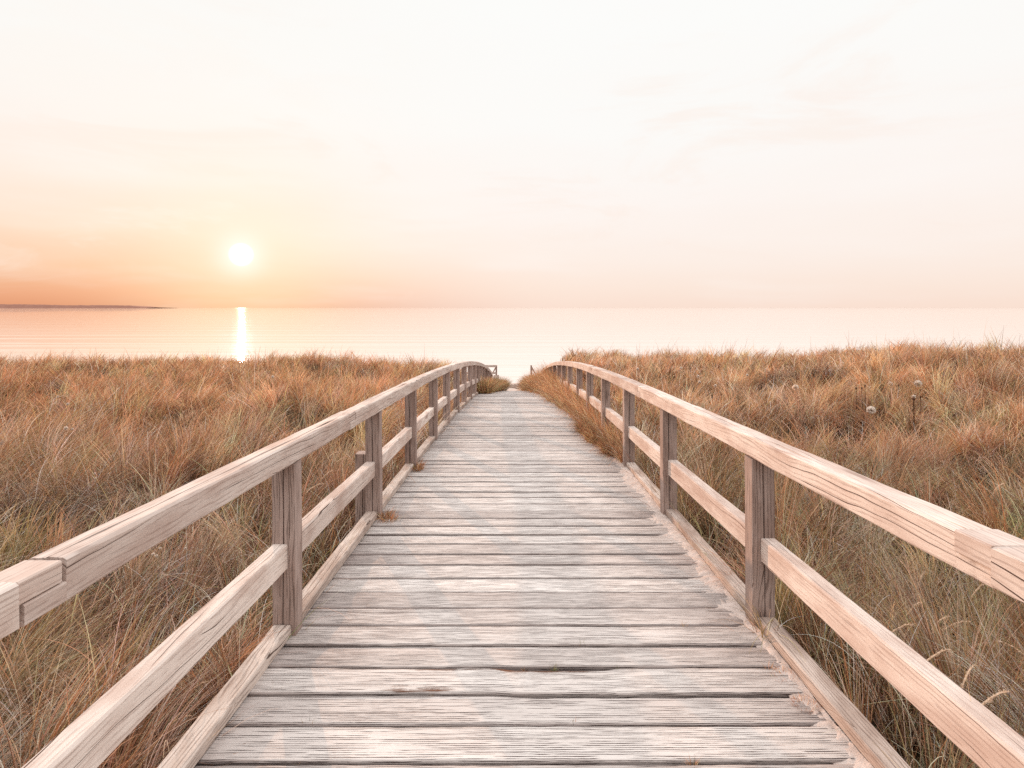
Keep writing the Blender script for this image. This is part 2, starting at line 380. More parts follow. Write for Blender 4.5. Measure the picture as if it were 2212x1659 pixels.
# ------------------------------------------------------------------ timber
def timber(name, stations, mat, parent, bev=0.006, seed=0, wob=0.0015, groove=None, tone=None, split=None):
    """stations: list of (origin Vector, right Vector, up Vector, x0,x1,z0,z1) cross-sections along the piece."""
    rs = random.Random(seed * 7919 + 13)
    bm = bmesh.new()
    gl = bm.verts.layers.float_vector.new('grain'); tl = bm.verts.layers.float.new('tone'); rl = bm.verts.layers.float.new('rot')
    off = (rs.uniform(0, 50), rs.uniform(0, 50), rs.uniform(0, 50)); tn = rs.random() if tone is None else tone
    rings = []; L = 0.0; prev = None
    for i, (o, rt, up, x0, x1, z0, z1) in enumerate(stations):
        if prev is not None: L += (o - prev).length
        prev = o
        pts = [(x0 + bev, z0), (x1 - bev, z0), (x1, z0 + bev), (x1, z1 - bev), (x1 - bev, z1), (x0 + bev, z1), (x0, z1 - bev), (x0, z0 + bev)]
        if groove:      # a drying crack in the z0 face
            gxp, gw, gd = groove; gxp = gxp + 0.004 * math.sin(L * 4 + seed)
            pts = [(x0 + bev, z0), (gxp - gw, z0), (gxp, z0 + gd), (gxp + gw, z0)] + pts[1:]
        if split:       # an open drying split wandering along the top face
            f_, s0, s1, sw, sdp = split; q = (L - s0) / (s1 - s0)
            op = max(0.0, math.sin(math.pi * min(max(q, 0), 1))) ** .5 * (.6 + .8 * float(vnoise(L * 9, seed, 91)))
            xs_ = x0 + (x1 - x0) * (f_ + .22 * q) + .004 * (float(vnoise(L * 4, seed, 92)) - .5); xs_ = min(max(xs_, x0 + .018), x1 - .018)
            k_ = pts.index((x0 + bev, z1)); wv_ = .0004 + sw * op
            pts = pts[:k_] + [(xs_ + wv_, z1), (xs_, z1 - .0004 - sdp * op), (xs_ - wv_, z1)] + pts[k_:]
        ring = []
        for j, (a, b) in enumerate(pts):
            dx = wob * (vnoise(L * 5 + seed, j * 3.1, 11) - .5) * 2; dz = wob * (vnoise(L * 5 + seed, j * 3.1, 12) - .5) * 2
            vt = bm.verts.new(o + rt * (a + float(dx)) + up * (b + float(dz)))
            vt[gl] = Vector((L + off[0], a + off[1], b * 1.0 + off[2])); vt[tl] = tn; vt[rl] = 0.0
            ring.append(vt)
        rings.append(ring)
    n = len(rings[0])
    for r0, r1 in zip(rings, rings[1:]):
        for j in range(n):
            bm.faces.new((r0[j], r0[(j + 1) % n], r1[(j + 1) % n], r1[j]))
    for r in (rings[0][::-1], rings[-1]): bm.faces.new(r)
    bmesh.ops.triangulate(bm, faces=[f for f in bm.faces if len(f.verts) > 4])
    bmesh.ops.recalc_face_normals(bm, faces=bm.faces)
    return bm

def finish(bm, name, mat, parent):
    me = bpy.data.meshes.new(name); bm.to_mesh(me); bm.free()
    return link(name, me, mat, parent)

def join(*bms):
    out = bms[0]
    for b in bms[1:]:
        tmp = bpy.data.meshes.new('tmp'); b.to_mesh(tmp); out.from_mesh(tmp); b.free(); bpy.data.meshes.remove(tmp)
    return out

XV, ZV, YV = Vector((1, 0, 0)), Vector((0, 0, 1)), Vector((0, 1, 0))
def run(ya, yb, x0, x1, h0, h1, step=0.14, sag=0.0):
    n = max(2, int((yb - ya) / step) + 1)
    return [(Vector((AXS * y, y, float(zdeck(y)) + sag * math.sin((y - ya) / (yb - ya) * math.pi))), XV, ZV, x0, x1, h0, h1) for y in np.linspace(ya, yb, n)]

def railing(name, label, side, post_ys, joints, XI, rail_w, toe_gap):
    sg = -1 if side == 'left' else 1
    root = empty(name, (AXS * 3 + XI, 3.0, float(zdeck(3.0))))
    tag(root, label, 'railing', 'timber railings of the boardwalk')
    inv = Matrix.Translation(-root.location)
    def add(bm, nm, mat, lab=None):
        bmesh.ops.transform(bm, matrix=inv, verts=bm.verts)
        o = finish(bm, nm, mat, root)
        if lab: o['label'] = lab
        return o
    def span(a, b):   # from the inner face outwards
        return (XI - b, XI - a) if sg < 0 else (XI + a, XI + b)
    for k, y in enumerate(post_ys):
        lean = random.uniform(-0.006, 0.006); z0 = float(zdeck(y))
        x0, x1 = span(0.0, 0.122)
        st = []
        for zz_ in np.linspace(-0.75, 0.902, 9):
            o = Vector((AXS * y + lean * zz_, y + lean * .5 * zz_, z0 + zz_))
            st.append((o, XV, YV, x0, x1, 0.0, 0.10))
        gx_ = (x0 + x1) / 2 + random.uniform(-0.012, 0.006)
        add(timber('post', st, None, None, bev=0.004, seed=200 + k + (sg > 0) * 40, groove=(gx_, 0.0035, 0.03), wob=0.001), 'post', M['post'])
    # half-lapped top rails
    x0, x1 = span(0.0, rail_w)
    H0, H1 = 0.905, 1.018; HM = (H0 + H1) / 2
    for k, (a, b) in enumerate(zip(joints, joints[1:])):
        e = 0.003 * (k % 3); gap = (0.014 if (side == 'left' and k == 1) else 0.007) if k else 0
        xa, xb = (x0 - e * .6, x1 + e * .4) if sg < 0 else (x0 - e * .4, x1 + e * .6)
        d = 0.002 * (k % 2)
        if side == 'right' and k == 0: xa -= 0.012; d = 0.008
        lo = run(a - 0.125 + gap, a + gap, xa, xb, H0 + d, HM - 0.0025, 0.06)
        mid = run(a + gap, b - 0.125, xa, xb, H0 + d, H1 + d, 0.07)
        up = run(b - 0.125, b, xa, xb, HM, H1 + d, 0.06)
        sd = 300 + k + (sg > 0) * 50
        spl = {('left', 1): (.50, -.1, 2.3, .0045, .03), ('left', 2): (.35, .3, 2.2, .003, .02), ('left', 0): (.3, 2.2, 4.0, .002, .015), ('right', 1): (.40, .9, 3.2, .003, .02), ('right', 2): (.55, .2, 2.6, .003, .02)}.get((side, k))
        bms = [timber('', s, None, None, bev=bv, seed=sd, wob=wb, split=sq) for s, bv, wb, sq in ((lo, 0.004, 0.0, None), (mid, 0.008, 0.003, spl), (up, 0.004, 0.0, None))]
        if side == 'right' and k == 1:      # rotten wood in the lap joint
            for q_, b_ in enumerate(bms[:2]):
                lr = b_.verts.layers.float['rot']
                for vt in b_.verts:
                    yy_ = vt.co.y; low_ = (float(zdeck(yy_)) + HM + .02 - vt.co.z) / .06
                    vt[lr] = .56 * math.exp(-((yy_ - 1.58) / .12) ** 2) * min(1, max(0, low_ + .4))
        add(join(*bms), 'top_rail', M['rail'])
    ys = [post_ys[0] - 1.85] + list(post_ys)
    for k, (a, b) in enumerate(zip(ys, ys[1:])):
        xa, xb = span(0.042, 0.122)
        add(timber('', run(a + 0.03, b - 0.003, xa, xb, 0.352 + random.uniform(-.006, .006), 0.482, sag=random.uniform(-.004, .004)), None, None, bev=0.007, seed=400 + k + (sg > 0) * 30), 'middle_rail', M['rail'])
        xa, xb = span(0.022, 0.118)
        if b < 34:
            add(timber('', run(a + 0.103, b - 0.004, xa, xb, 0.002, 0.060), None, None, bev=0.006, seed=500 + k + (sg > 0) * 30, wob=0.003), 'kerb_board', M['kerb'])
    return root

postL = [1.10, 2.965, 4.82, 6.55, 8.35, 10.0, 11.7, 13.45, 15.15, 16.9, 18.5, 20.2, 22.0, 23.9, 25.7, 27.5, 29.3]
postR = [1.18, 3.05, 4.89, 6.62, 8.31, 10.1, 11.75, 13.7, 15.5, 17.2, 19.0, 20.8, 22.6, 24.4, 26.2, 28.0, 29.8]
postL = [-2.6, -0.75] + postL; postR = [-2.5, -0.66] + postR
jL = [-3.2, 1.434, 4.06, 7.02, 10.3, 13.6, 17.3, 20.6, 24.1, 27.6, 29.5]
jR = [-3.2, 1.635, 5.9, 9.75, 13.3, 16.2, 19.3, 22.9, 26.4, 30.0]
rl_ = railing('left_railing', 'greyish pink timber railing in shade along the left edge of the boardwalk', 'left', postL, jL, XL, 0.098, 0)
rr_ = railing('right_railing', 'timber railing glowing orange in the low sun along the right edge of the boardwalk', 'right', postR, jR, XR, 0.116, 0)

# short pile bolted outside the second left post
y = 4.93; z0 = float(zdeck(y))
st = [(Vector((AXS * y, y, z0 + q)), XV, YV, XL - 0.245, XL - 0.125, 0.0, 0.12) for q in np.linspace(-0.8, 0.52, 7)]
bmp = timber('', st, None, None, bev=0.012, seed=77, groove=(XL - 0.175, 0.003, 0.02))
bmesh.ops.transform(bmp, matrix=Matrix.Translation(-Vector((XL, y, z0))), verts=bmp.verts)
o = finish(bmp, 'short_pile', M['post'], None); o.location = (XL, y, z0)
tag(o, 'short weathered pile with a pale cut top, outside the left railing behind its middle rail', 'pile')

# the deck
def deck():
    pitch = 0.1945; bm = bmesh.new()
    gl = bm.verts.layers.float_vector.new('grain'); tl = bm.verts.layers.float.new('tone'); rl = bm.verts.layers.float.new('rot')
    k0, k1 = -26, 164
    for k in range(k0, k1):
        ya = 2.103 + pitch * k; yb = ya + pitch
        if yb > 34: break
        rs = random.Random(k + 999)
        gap = rs.choice([0.007, 0.008, 0.010, 0.013]) * (1.0 if ya < 4 else 1.5); ya += gap / 2; yb -= gap / 2
        near = 1.5 < ya < 5
        nseg = 90 if near else (30 if ya < 10 else 10)
        xs = np.linspace(XL - 0.13 - rs.uniform(0, .03), XR + 0.13 + rs.uniform(0, .03), nseg + 1)
        hz = rs.uniform(-0.004, 0.003); ty = rs.uniform(-0.005, 0.003); tx = rs.uniform(-0.002, 0.002)
        off = (rs.uniform(0, 60), rs.uniform(0, 60), rs.uniform(0, 60)); tn = rs.random() ** 0.8
        wv = 0.0025
        cup = rs.uniform(-0.002, 0.003)
        rings = []
        for x in xs:
            na = wv * (vnoise(x * 2.2 + k * 7, 0.3, 21) - .5) * 2 + 0.0015 * (vnoise(x * 17 + k * 7, 0.3, 22) - .5) * 2
            nb = wv * (vnoise(x * 2.2 + k * 7 + 31, 0.3, 23) - .5) * 2 + 0.0015 * (vnoise(x * 17 + k * 5, 0.3, 24) - .5) * 2
            A = ya + float(na); B = yb + float(nb)
            if k == 2:      # rotten far edge, right of the middle
                B -= 0.020 * float(sstep(x, -0.10, 0.02) * (1 - sstep(x, 0.38, 0.50)) + 0.35 * sstep(x, -.9, -.75) * (1 - sstep(x, -.35, -.2)))
            if k == 1: B -= 0.010 * float(sstep(x, -0.1, 0.1))
            if k == -1: B -= 0.008
            mid = (A + B) / 2; hw = (B - A) / 2
            ring = []
            e = 0.006
            prof = [(A, -.045), (A, -e), (A + e * .7, -0.001)] + [(A + (B - A) * q, cup * (1 - (2 * q - 1) ** 2)) for q in (.055, .37, .63, .945)] + [(B - e * .7, -0.001), (B, -e), (B, -.045)]
            for jp, (yy, dz) in enumerate(prof):
                zz_ = float(zdeck(yy)) + dz + hz + ty * (yy - mid) / hw + tx * x
                vt = bm.verts.new((AXS * yy + x, yy, zz_))
                vt[gl] = Vector((x + off[0], yy - mid + off[1], dz + off[2]))
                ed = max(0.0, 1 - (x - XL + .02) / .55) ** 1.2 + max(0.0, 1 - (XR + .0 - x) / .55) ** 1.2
                dirt_shade = 1.3 if jp in (0, 1, 8, 9) else (.9 if jp in (2, 7) else 0)  # dirt on worn edges, deepened on plank sides to imitate gap shade
                vt[tl] = (tn * 1.25 - .25) - dirt_shade - ed * (.35 + .9 * float(vnoise(x * 3 + k * 5, k * .37, 81)))
                r = 0.0
                if k == 2: r = float(math.exp(-((x + 0.42) / 0.34) ** 2) * math.exp(-((yy - ya - 0.035) / 0.035) ** 2) + 0.8 * math.exp(-((x - .2) / .3) ** 2) * math.exp(-((yy - yb + .02) / .02) ** 2) + .6 * math.exp(-((x + .35) / .4) ** 2) * math.exp(-((yy - yb + .015) / .02) ** 2))
                vt[rl] = r
                ring.append(vt)
            rings.append(ring)
        n = len(rings[0])
        for r0, r1 in zip(rings, rings[1:]):
            for j in range(n):
                bm.faces.new((r0[j], r1[j], r1[(j + 1) % n], r0[(j + 1) % n]))
        for r in (rings[0], rings[-1][::-1]): bm.faces.new(r)
    bmesh.ops.triangulate(bm, faces=[f for f in bm.faces if len(f.verts) > 4])
    bmesh.ops.recalc_face_normals(bm, faces=bm.faces)
    return bm
root = empty('boardwalk', (0.07, 3.0, float(zdeck(3.0))))
tag(root, 'plank boardwalk sloping down over the dune to the sea', 'boardwalk')
bm = deck(); inv = Matrix.Translation(-root.location)
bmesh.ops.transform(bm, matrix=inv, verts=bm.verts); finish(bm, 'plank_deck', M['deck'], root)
for xs_ in (-0.95, 0.05, 1.05):
    bm = timber('', [(o_, r_, u_, a_, b_, -0.20, -0.052) for (o_, r_, u_, a_, b_, _, _) in run(-3.0, 33.5, xs_ - .05, xs_ + .05, 0, 1, 0.5)], None, None, seed=int(xs_ * 10) + 600)
    bmesh.ops.transform(bm, matrix=inv, verts=bm.verts); finish(bm, 'bearer_beam', M['post'], root)

# railings across the foot of the boardwalk, at the bottom of the slope
def foot_fence(name, sg, label):
    Y0 = 31.0; zt = CAMZ - 125 / F * Y0; zg = float(zdeck(Y0))
    xp = -0.855 if sg < 0 else 1.05
    root = empty(name, (xp, Y0, zg)); tag(root, label, 'fence', 'posts and rails at the foot of the boardwalk')
    inv = Matrix.Translation(-root.location)
    def add(bm, nm):
        bmesh.ops.transform(bm, matrix=inv, verts=bm.verts); return finish(bm, nm, M['post' if nm == 'post' else 'rail'], root)
    def beam(a, b, wd, ht, nm, seed):
        a = Vector(a); b = Vector(b); d = (b - a).normalized(); rt = d.cross(ZV)
        if rt.length < .1: rt = XV.copy()
        rt.normalize(); up = rt.cross(d).normalized()
        add(timber('', [(a.lerp(b, q), rt, up, -wd / 2, wd / 2, -ht / 2, ht / 2) for q in (0, .33, .66, 1)], None, None, seed=seed, bev=.004), nm)
    beam((xp, Y0, zg - .6), (xp, Y0, zt), 0.09, 0.09, 'post', 61)
    if sg < 0: beam((xp + sg * 1.5, Y0, zg - .6), (xp + sg * 1.5, Y0, zt), 0.09, 0.09, 'post', 62)
    if sg < 0: beam((xp + sg * 3.0, Y0, zg - .6), (xp + sg * 3.0, Y0, zt), 0.09, 0.09, 'post', 65)
    for q, hz in (((0, -0.04), (1, -0.42)) if sg < 0 else ()):
        beam((xp + sg * 3.1, Y0 - 0.07, zt + hz), (xp + sg * 0.0, Y0 - 0.07, zt + hz), 0.04, 0.12 if q == 0 else .09, 'rail', 63 + q)
    beam((xp + sg * 0.30, Y0 + .06, zt - 0.62), (xp + sg * 0.03, Y0 + .06, zt - 0.12), 0.05, 0.07, 'brace', 66)
    # board-clad stub below the rails
    beam((xp + sg * 0.12 - sg * .12, Y0 - .12, zg - .3), (xp + sg * 0.12 - sg * .12, Y0 - .12, zt - 0.52), 0.30, 0.05, 'board', 67)
foot_fence('left_foot_fence', -1, 'small fence with slanted brace at the far end of the left railing')
foot_fence('right_foot_fence', 1, 'small post and slanted brace at the far end of the right railing')

# ------------------------------------------------------------------ grass blades
PAL = {k: np.array(v_) for k, v_ in dict(
    rust=(0.57, 0.27, 0.135), orange=(0.72, 0.39, 0.215), straw=(0.80, 0.54, 0.36), pale=(0.90, 0.72, 0.57), pink=(0.68, 0.46, 0.37),
    olive=(0.38, 0.31, 0.14), green=(0.34, 0.36, 0.20), sage=(0.56, 0.58, 0.42), brown=(0.30, 0.15, 0.09), dark=(0.13, 0.075, 0.05)).items()}

def blades(x, y, h, az, th0, curl, wd, col, seg=5, z=None):
    """ribbons: base (x,y), length h, lean azimuth az, start angle th0, curl along the length"""
    n = len(x); z = ground(x, y) if z is None else z
    P = np.zeros((n, seg + 1, 3)); P[:, 0] = np.stack([x, y, z - 0.01], 1)
    dirx, diry = np.sin(az), np.cos(az)
    for s in range(seg):
        th = th0 + curl * ((s + .5) / seg) ** 1.3
        st_ = h / seg
        P[:, s + 1, 0] = P[:, s, 0] + st_ * np.sin(th) * dirx
        P[:, s + 1, 1] = P[:, s, 1] + st_ * np.sin(th) * diry
        P[:, s + 1, 2] = P[:, s, 2] + st_ * np.cos(th)
    fa = rng.uniform(-0.9, 0.9, n)                       # ribbon faces roughly along Y
    wx, wy = np.cos(fa), np.sin(fa)
    W = np.stack([wx, wy, np.zeros(n)], 1)[:, None, :]
    tt = np.linspace(0, 1, seg + 1)[None, :, None]
    hw = (wd[:, None, None] / 2) * (1 - tt ** 1.8 * 0.85)
    V = np.stack([P - W * hw, P + W * hw], 2).reshape(n, (seg + 1) * 2, 3)
    base = (np.arange(n) * (seg + 1) * 2)[:, None, None]
    q = np.arange(seg)[None, :, None] * 2
    Fq = base + q + np.array([0, 1, 3, 2])[None, None, :]
    C = np.repeat(col[:, None, :], (seg + 1) * 2, 1).reshape(-1, 3)
    return V.reshape(-1, 3), Fq.reshape(-1, 4), C

def grass_object(name, packs, label, cat, kind=None, group=None, mat=None):
    vs, fs, cs, o_ = [], [], [], 0
    for V, Fq, C in packs:
        vs.append(V); fs.append(Fq + o_); cs.append(C); o_ += len(V)
    V = np.concatenate(vs); Fq = np.concatenate(fs); C = np.concatenate(cs)
    org = V[:, :2].mean(0); zmin = float(V[:, 2].min())
    if kind == 'stuff': org = np.zeros(2); zmin = 0.0
    V = V - np.array([org[0], org[1], zmin])
    me = bpy.data.meshes.new(name); set_faces(me, V, Fq, 4)
    ca = me.color_attributes.new('Col', 'FLOAT_COLOR', 'POINT')
    ca.data.foreach_set('color', np.concatenate([C, np.ones((len(C), 1))], 1).astype(np.float32).ravel())
    o = link(name, me, mat or M['grass']); o.location = (float(org[0]), float(org[1]), zmin)
    return tag(o, label, cat, group, kind)

def pick(n, names, wts):
    """per-blade colours from palettes with (n,k) weights"""
    wts = np.asarray(wts, float); wts = wts / wts.sum(1, keepdims=True)
    cum = np.cumsum(wts, 1); r = rng.random((n, 1)); idx = (r > cum).sum(1).clip(0, len(names) - 1)
    base = np.stack([PAL[k] for k in names])[idx] * 0.95
    j = np.exp(rng.normal(-0.14, 0.50, (n, 1))); hue = rng.normal(0, 0.05, (n, 3))
    return np.clip(base * j * (1 + hue), 0.02, 0.95)

NAMES = ['rust', 'orange', 'straw', 'pale', 'pink', 'olive', 'green', 'sage', 'brown', 'dark']
def colour_for(x, y, tus):
    """mixture by place: rusty far away, greyed straw near left, olive near right; patches from noise"""
    n = len(x); d = np.hypot(x, y)
    far = sstep(d, 5, 12)[:, None]
    p1 = sstep(vnoise(x / 1.3, y / 1.3, 41), .42, .62)[:, None]; p2 = sstep(vnoise(x / 2.3, y / 2.3, 42), .45, .7)[:, None]
    right = (x > 0)[:, None]
    #                 rust orange straw pale pink olive green sage brown dark
    wf = np.array([[3.2, 3.0, 1.6, .5, .5, .9, .25, .05, 1.0, .1]])
    wfr = np.array([[2.2, 3.8, 3.0, 1.3, .5, .8, .2, .1, .7, .1]])
    wl = np.array([[1.5, 1.1, 1.8, 1.3, 2.2, .8, .15, .25, 2.4, 1.4]])
    wg = np.array([[1.4, 1.1, 1.2, .7, .8, 2.8, .8, .4, 2.0, 1.0]])
    wr = np.array([[1.7, 1.2, 1.4, .8, .9, 2.0, .6, .6, 2.6, 1.4]])
    farw = np.where(right, wfr, wf)
    farw = farw * (1 - .45 * p2 * (1 - far * .6)) + wg * (.45 * p2 * (1 - far * .6))
    near = np.where(right, wr, wl * (1 - .7 * p1) + wg * .7 * p1)
    return pick(n, NAMES, farw * far + near * (1 - far)) * (1 + .16 * far)

def on_path(x, y):
    lx = x - AXS * y
    lo, hi = XL - 0.15, XR + 0.15
    return (lx > lo) & (lx < hi) & (y < 34.5)

def scatter(n, y0, y1, side, marg=1.5):
    """random points inside the seen wedge, per side of the boardwalk"""
    out = []
    while sum(len(a) for a in out) < n:
        yy = np.sqrt(rng.random(n) * (y1 ** 2 - y0 ** 2) + y0 ** 2)
        mx_ = 0.903 * yy + marg
        xx = rng.uniform(0, 1, n) * mx_ * (1 if side == 'right' else -1)
        ok = ~on_path(xx, yy); out.append(np.stack([xx[ok], yy[ok]], 1))
    return np.concatenate(out)[:n].T

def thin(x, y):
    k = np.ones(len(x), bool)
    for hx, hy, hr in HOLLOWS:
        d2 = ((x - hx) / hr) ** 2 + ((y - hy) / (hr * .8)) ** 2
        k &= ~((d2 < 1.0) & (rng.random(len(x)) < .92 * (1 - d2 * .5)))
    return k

def field(side):
    packs = []
    # (y0, y1, clumps, blades per clump, loose blades, clump radius, height, min width, segs)
    for (y0, y1, nc, bpc, loose, rad, hh, wmin, seg) in (
            (1.0, 4.0, 230, 105, 4800, 0.07, 0.58, 0.0048, 8),
            (4.0, 8.0, 400, 84, 7000, 0.10, 0.60, 0.0070, 7),
            (8.0, 14.0, 700, 56, 11000, 0.15, 0.58, 0.0105, 6),
            (14.0, 24.0, 1100, 34, 19000, 0.24, 0.52, 0.015, 5),
            (24.0, 31.0, 420, 24, 7000, 0.4, 0.5, 0.020, 4)):
        cx, cy = scatter(nc, y0, y1, side, 2.2)
        # every clump has its own posture
        cl = rng.uniform(0.75, 1.25, nc); wind = rng.normal(0.9 if side == 'right' else 0.2, 1.0, nc)
        droop = rng.uniform(0.5, 2.5, nc); ccol = colour_for(cx, cy, True) * np.exp(rng.normal(0, .20, (nc, 1)))
        idx = np.repeat(np.arange(nc), bpc); n = len(idx)
        r = rad * np.sqrt(rng.random(n)) * rng.uniform(.3, 1, n); a = rng.uniform(0, 2 * np.pi, n)
        x = cx[idx] + r * np.sin(a); yv = cy[idx] + r * np.cos(a)
        az = np.where(rng.random(n) < .5, a, wind[idx] + rng.normal(0, .5, n)) + rng.normal(0, .35, n)
        h = hh * cl[idx] * rng.uniform(.45, 1.25, n)
        tall = .35 * (vnoise(cx[idx] / 1.6, cy[idx] / 1.6, 77) - .5); h = h * (1 + 1.3 * tall)
        th0 = np.abs(rng.normal(.25, .22, n)); curl = droop[idx] * rng.uniform(.6, 1.2, n)
        own = colour_for(x, yv, True); cc = ccol[idx] * .4 + own * .6
        cmb = (rng.random(nc) < .5)[idx]; az = np.where(cmb, wind[idx] + rng.normal(0, .38, n), az); 
        wd = np.maximum(wmin * rng.uniform(.6, 1.3, n), 0)
        keep = ~on_path(x, yv) & thin(x, yv)
        packs.append(blades(x[keep], yv[keep], h[keep], az[keep], th0[keep], curl[keep], wd[keep], cc[keep], seg))
        # loose, tangled blades, some lying low
        x, yv = scatter(loose, y0, y1, side, 2.2); n = len(x)
        kk = thin(x, yv); x, yv = x[kk], yv[kk]; n = len(x)
        shade_thatch = rng.random(n) < .55
        low = shade_thatch | (rng.random(n) < .3)
        h = hh * rng.uniform(.35, 1.15, n); az = np.where(rng.random(n) < .45, rng.normal(.9 if side == 'right' else .3, .7, n), rng.uniform(0, 2 * np.pi, n))
        th0 = np.where(low, rng.uniform(.9, 1.45, n), np.abs(rng.normal(.25, .25, n))); curl = np.where(low, rng.uniform(-.3, .3, n), rng.uniform(0, 1.6, n))
        z = ground(x, yv) + np.where(low, rng.uniform(0, .16, n), 0)
        lc = colour_for(x, yv, False); shade_cols = pick(n, ['brown', 'dark', 'rust', 'olive'], np.tile([[3, 3.5, .8, .8]], (n, 1)))
        lc = np.where(shade_thatch[:, None], shade_cols, lc); h = np.where(shade_thatch, h * .7, h)      # last year's thatch, coloured dark to stand in for shade low between blades
        packs.append(blades(x, yv, h, az, th0, curl, wmin * rng.uniform(.5, 1.2, n), lc, seg, z))
        # few tall stalks breaking the outline
        nt = int(loose * .012); x, yv = scatter(nt, y0, y1, side, 2.2)
        packs.append(blades(x, yv, hh * rng.uniform(1.25, 1.9, nt), rng.uniform(0, 6.28, nt), np.abs(rng.normal(.15, .15, nt)), rng.uniform(0, .7, nt), np.full(nt, wmin * .7), colour_for(x, yv, False) * .8, seg))
    # heavy tussocks combed over the hollows
    for hx, hy, hr in HOLLOWS:
        if (hx > 0) != (side == 'right'): continue
        n = 900; x = hx + rng.uniform(-1, 1, n) * hr * .95; yv = hy + hr * (1.05 + .35 * rng.random(n)) - .3 * np.abs(x - hx)
        packs.append(blades(x, yv, rng.uniform(.25, .5, n) * min(1.3, .7 + hr * .7), rng.normal(np.pi + .35, .7, n), np.abs(rng.normal(.35, .25, n)), rng.uniform(.9, 2.3, n), np.full(n, .0012 * hy) * rng.uniform(.5, 1, n),
                            pick(n, NAMES, np.tile([[.5, .6, 1.6, 1.6, 3, .4, .1, .2, 1.6, .3]], (n, 1))), 7))
    # loose spiky stems that break the skyline
    sp = ([(540, .9), (565, .8), (578, .95), (592, .75), (604, .8), (622, 1.0), (645, .8), (480, .7), (432, .7), (300, .7), (245, .7), (60, .8), (10, .8), (715, .5), (860, .6), (905, .7), (925, .6)] if side == 'left'
          else [(1210, .6), (1290, .6), (1420, .5), (1545, .6), (1740, .6), (1850, .8), (1950, .7), (2050, .8), (2080, 1.0), (2120, 1.0), (2160, 1.1), (2195, 1.2), (2210, 1.2)])
    for u, k in sp:
        yy = 17.5 if side == 'left' else (18.0 if u < 1900 else 12.5); n = 26 if k > .7 else 12
        x = (u - 1106) / F * yy + rng.normal(0, .12, n); yv = yy + rng.normal(0, .5, n)
        packs.append(blades(x, yv, rng.uniform(.35, 1.0, n) * k, rng.uniform(0, 6.28, n), np.abs(rng.normal(.28, .25, n)), rng.uniform(0, .7, n), np.full(n, .011), pick(n, ['rust', 'orange', 'brown', 'olive'], np.tile([[3, 2, 2, 1]], (n, 1))), 6))
    # long dry leaves arching over close to the rails
    nb = 1500 if side == 'left' else 500
    x, yv = scatter(nb, 1.4, 4.6, side, .6)
    dirn = np.round(x * 1.3) * 1.7 + np.round(yv * 1.5) * 2.3
    packs.append(blades(x, yv, rng.uniform(.45, .85, nb), dirn + rng.normal(0, .5, nb), np.abs(rng.normal(.3, .2, nb)), rng.uniform(1.2, 2.5, nb), rng.uniform(.0035, .0065, nb), pick(nb, ['pale', 'pink', 'straw', 'sage', 'brown'], np.tile([[3, 3, 2, .8, 1]], (nb, 1))) * .95, 10))
    # wide pale marram leaves close by
    nb = 900 if side == 'right' else 420
    x, yv = scatter(nb, 1.6, 7.0, side, 1.0)
    packs.append(blades(x, yv, rng.uniform(.35, .75, nb), rng.uniform(0, 6.28, nb), np.abs(rng.normal(.3, .25, nb)), rng.uniform(.2, 2.0, nb), rng.uniform(.005, .010, nb), pick(nb, ['sage', 'green', 'pale', 'olive'], np.tile([[3, 1.2, 1.2, 1.2]], (nb, 1))), 8))
    return packs
grass_object('dune_grass', field('left'), 'rusty and straw coloured dune grass left of the boardwalk', 'grass', 'stuff')
grass_object('dune_grass', field('right'), 'golden and olive dune grass right of the boardwalk', 'grass', 'stuff')

# grass creeping over the right edge of the deck and closing in at the far end
def edge_grass():
    packs = []
    n = 22000
    y = 6.8 + (30 - 6.8) * rng.random(n) ** 1.15
    enc = np.interp(y, [7, 8.5, 12, 16, 20, 24, 30], [.0, .11, .22, .44, .64, .78, .80]) * (.75 + .5 * vnoise(y / .9, y * 0, 51))
    x = AXS * y + XR + .12 - (enc + .12) * rng.random(n) ** 1.3
    h = rng.uniform(.18, .62, n) * np.interp(y, [7, 10, 15, 20, 30], [.7, 1, 1.3, 1.9, 2.0]) * np.interp((AXS * y + XR - x) / (enc + .05), [0, 1], [1.1, .55])
    packs.append(blades(x, y, h, rng.normal(-1.0, 1.8, n), np.abs(rng.normal(.35, .3, n)), rng.uniform(.2, 2.4, n), np.interp(y, [7, 30], [.004, .014]) * rng.uniform(.6, 1.3, n),
                        pick(n, ['rust', 'orange', 'straw', 'olive', 'brown'], np.tile([[3, 4, 2.2, .9, .9]], (n, 1))), 5, z=np.maximum(ground(x, y), zdeck(y) - .01)))
    return packs
grass_object('creeping_grass', edge_grass(), 'rusty grass creeping over the right edge of the deck towards its far end', 'grass', 'stuff')

def tuft(name, label, pts, n, h, cols, wts, zf=None, wmin=.004, curl=(.3, 2.2), group=None, cat='grass tuft', th=.35, seg=6):
    packs = []
    for (cx, cy, rx, ry) in pts:
        a = rng.uniform(0, 6.28, n); r = np.sqrt(rng.random(n)) * .6
        x = cx + rx * r * np.sin(a); y = cy + ry * r * np.cos(a)
        z = zdeck(y) - .005 if zf is None else zf(x, y)
        packs.append(blades(x, y, rng.uniform(h * .4, h, n), a + rng.normal(0, .5, n), np.abs(rng.normal(th, .25, n)), rng.uniform(*curl, n), wmin * rng.uniform(.6, 1.2, n), pick(n, cols, np.tile([wts], (n, 1))), seg, z=z))
    return grass_object(name, packs, label, cat, None, group)
RUSTY = (['rust', 'orange', 'straw', 'brown', 'olive'], [4, 3, 1, 1.5, .6])
tuft('grass_tuft', 'rusty grass tuft at the foot of the second full left post, beside the short pile', [(XL + .05, 4.86, .07, .12), (XL + .11, 4.78, .10, .09)], 130, .13, *RUSTY, wmin=.0035)
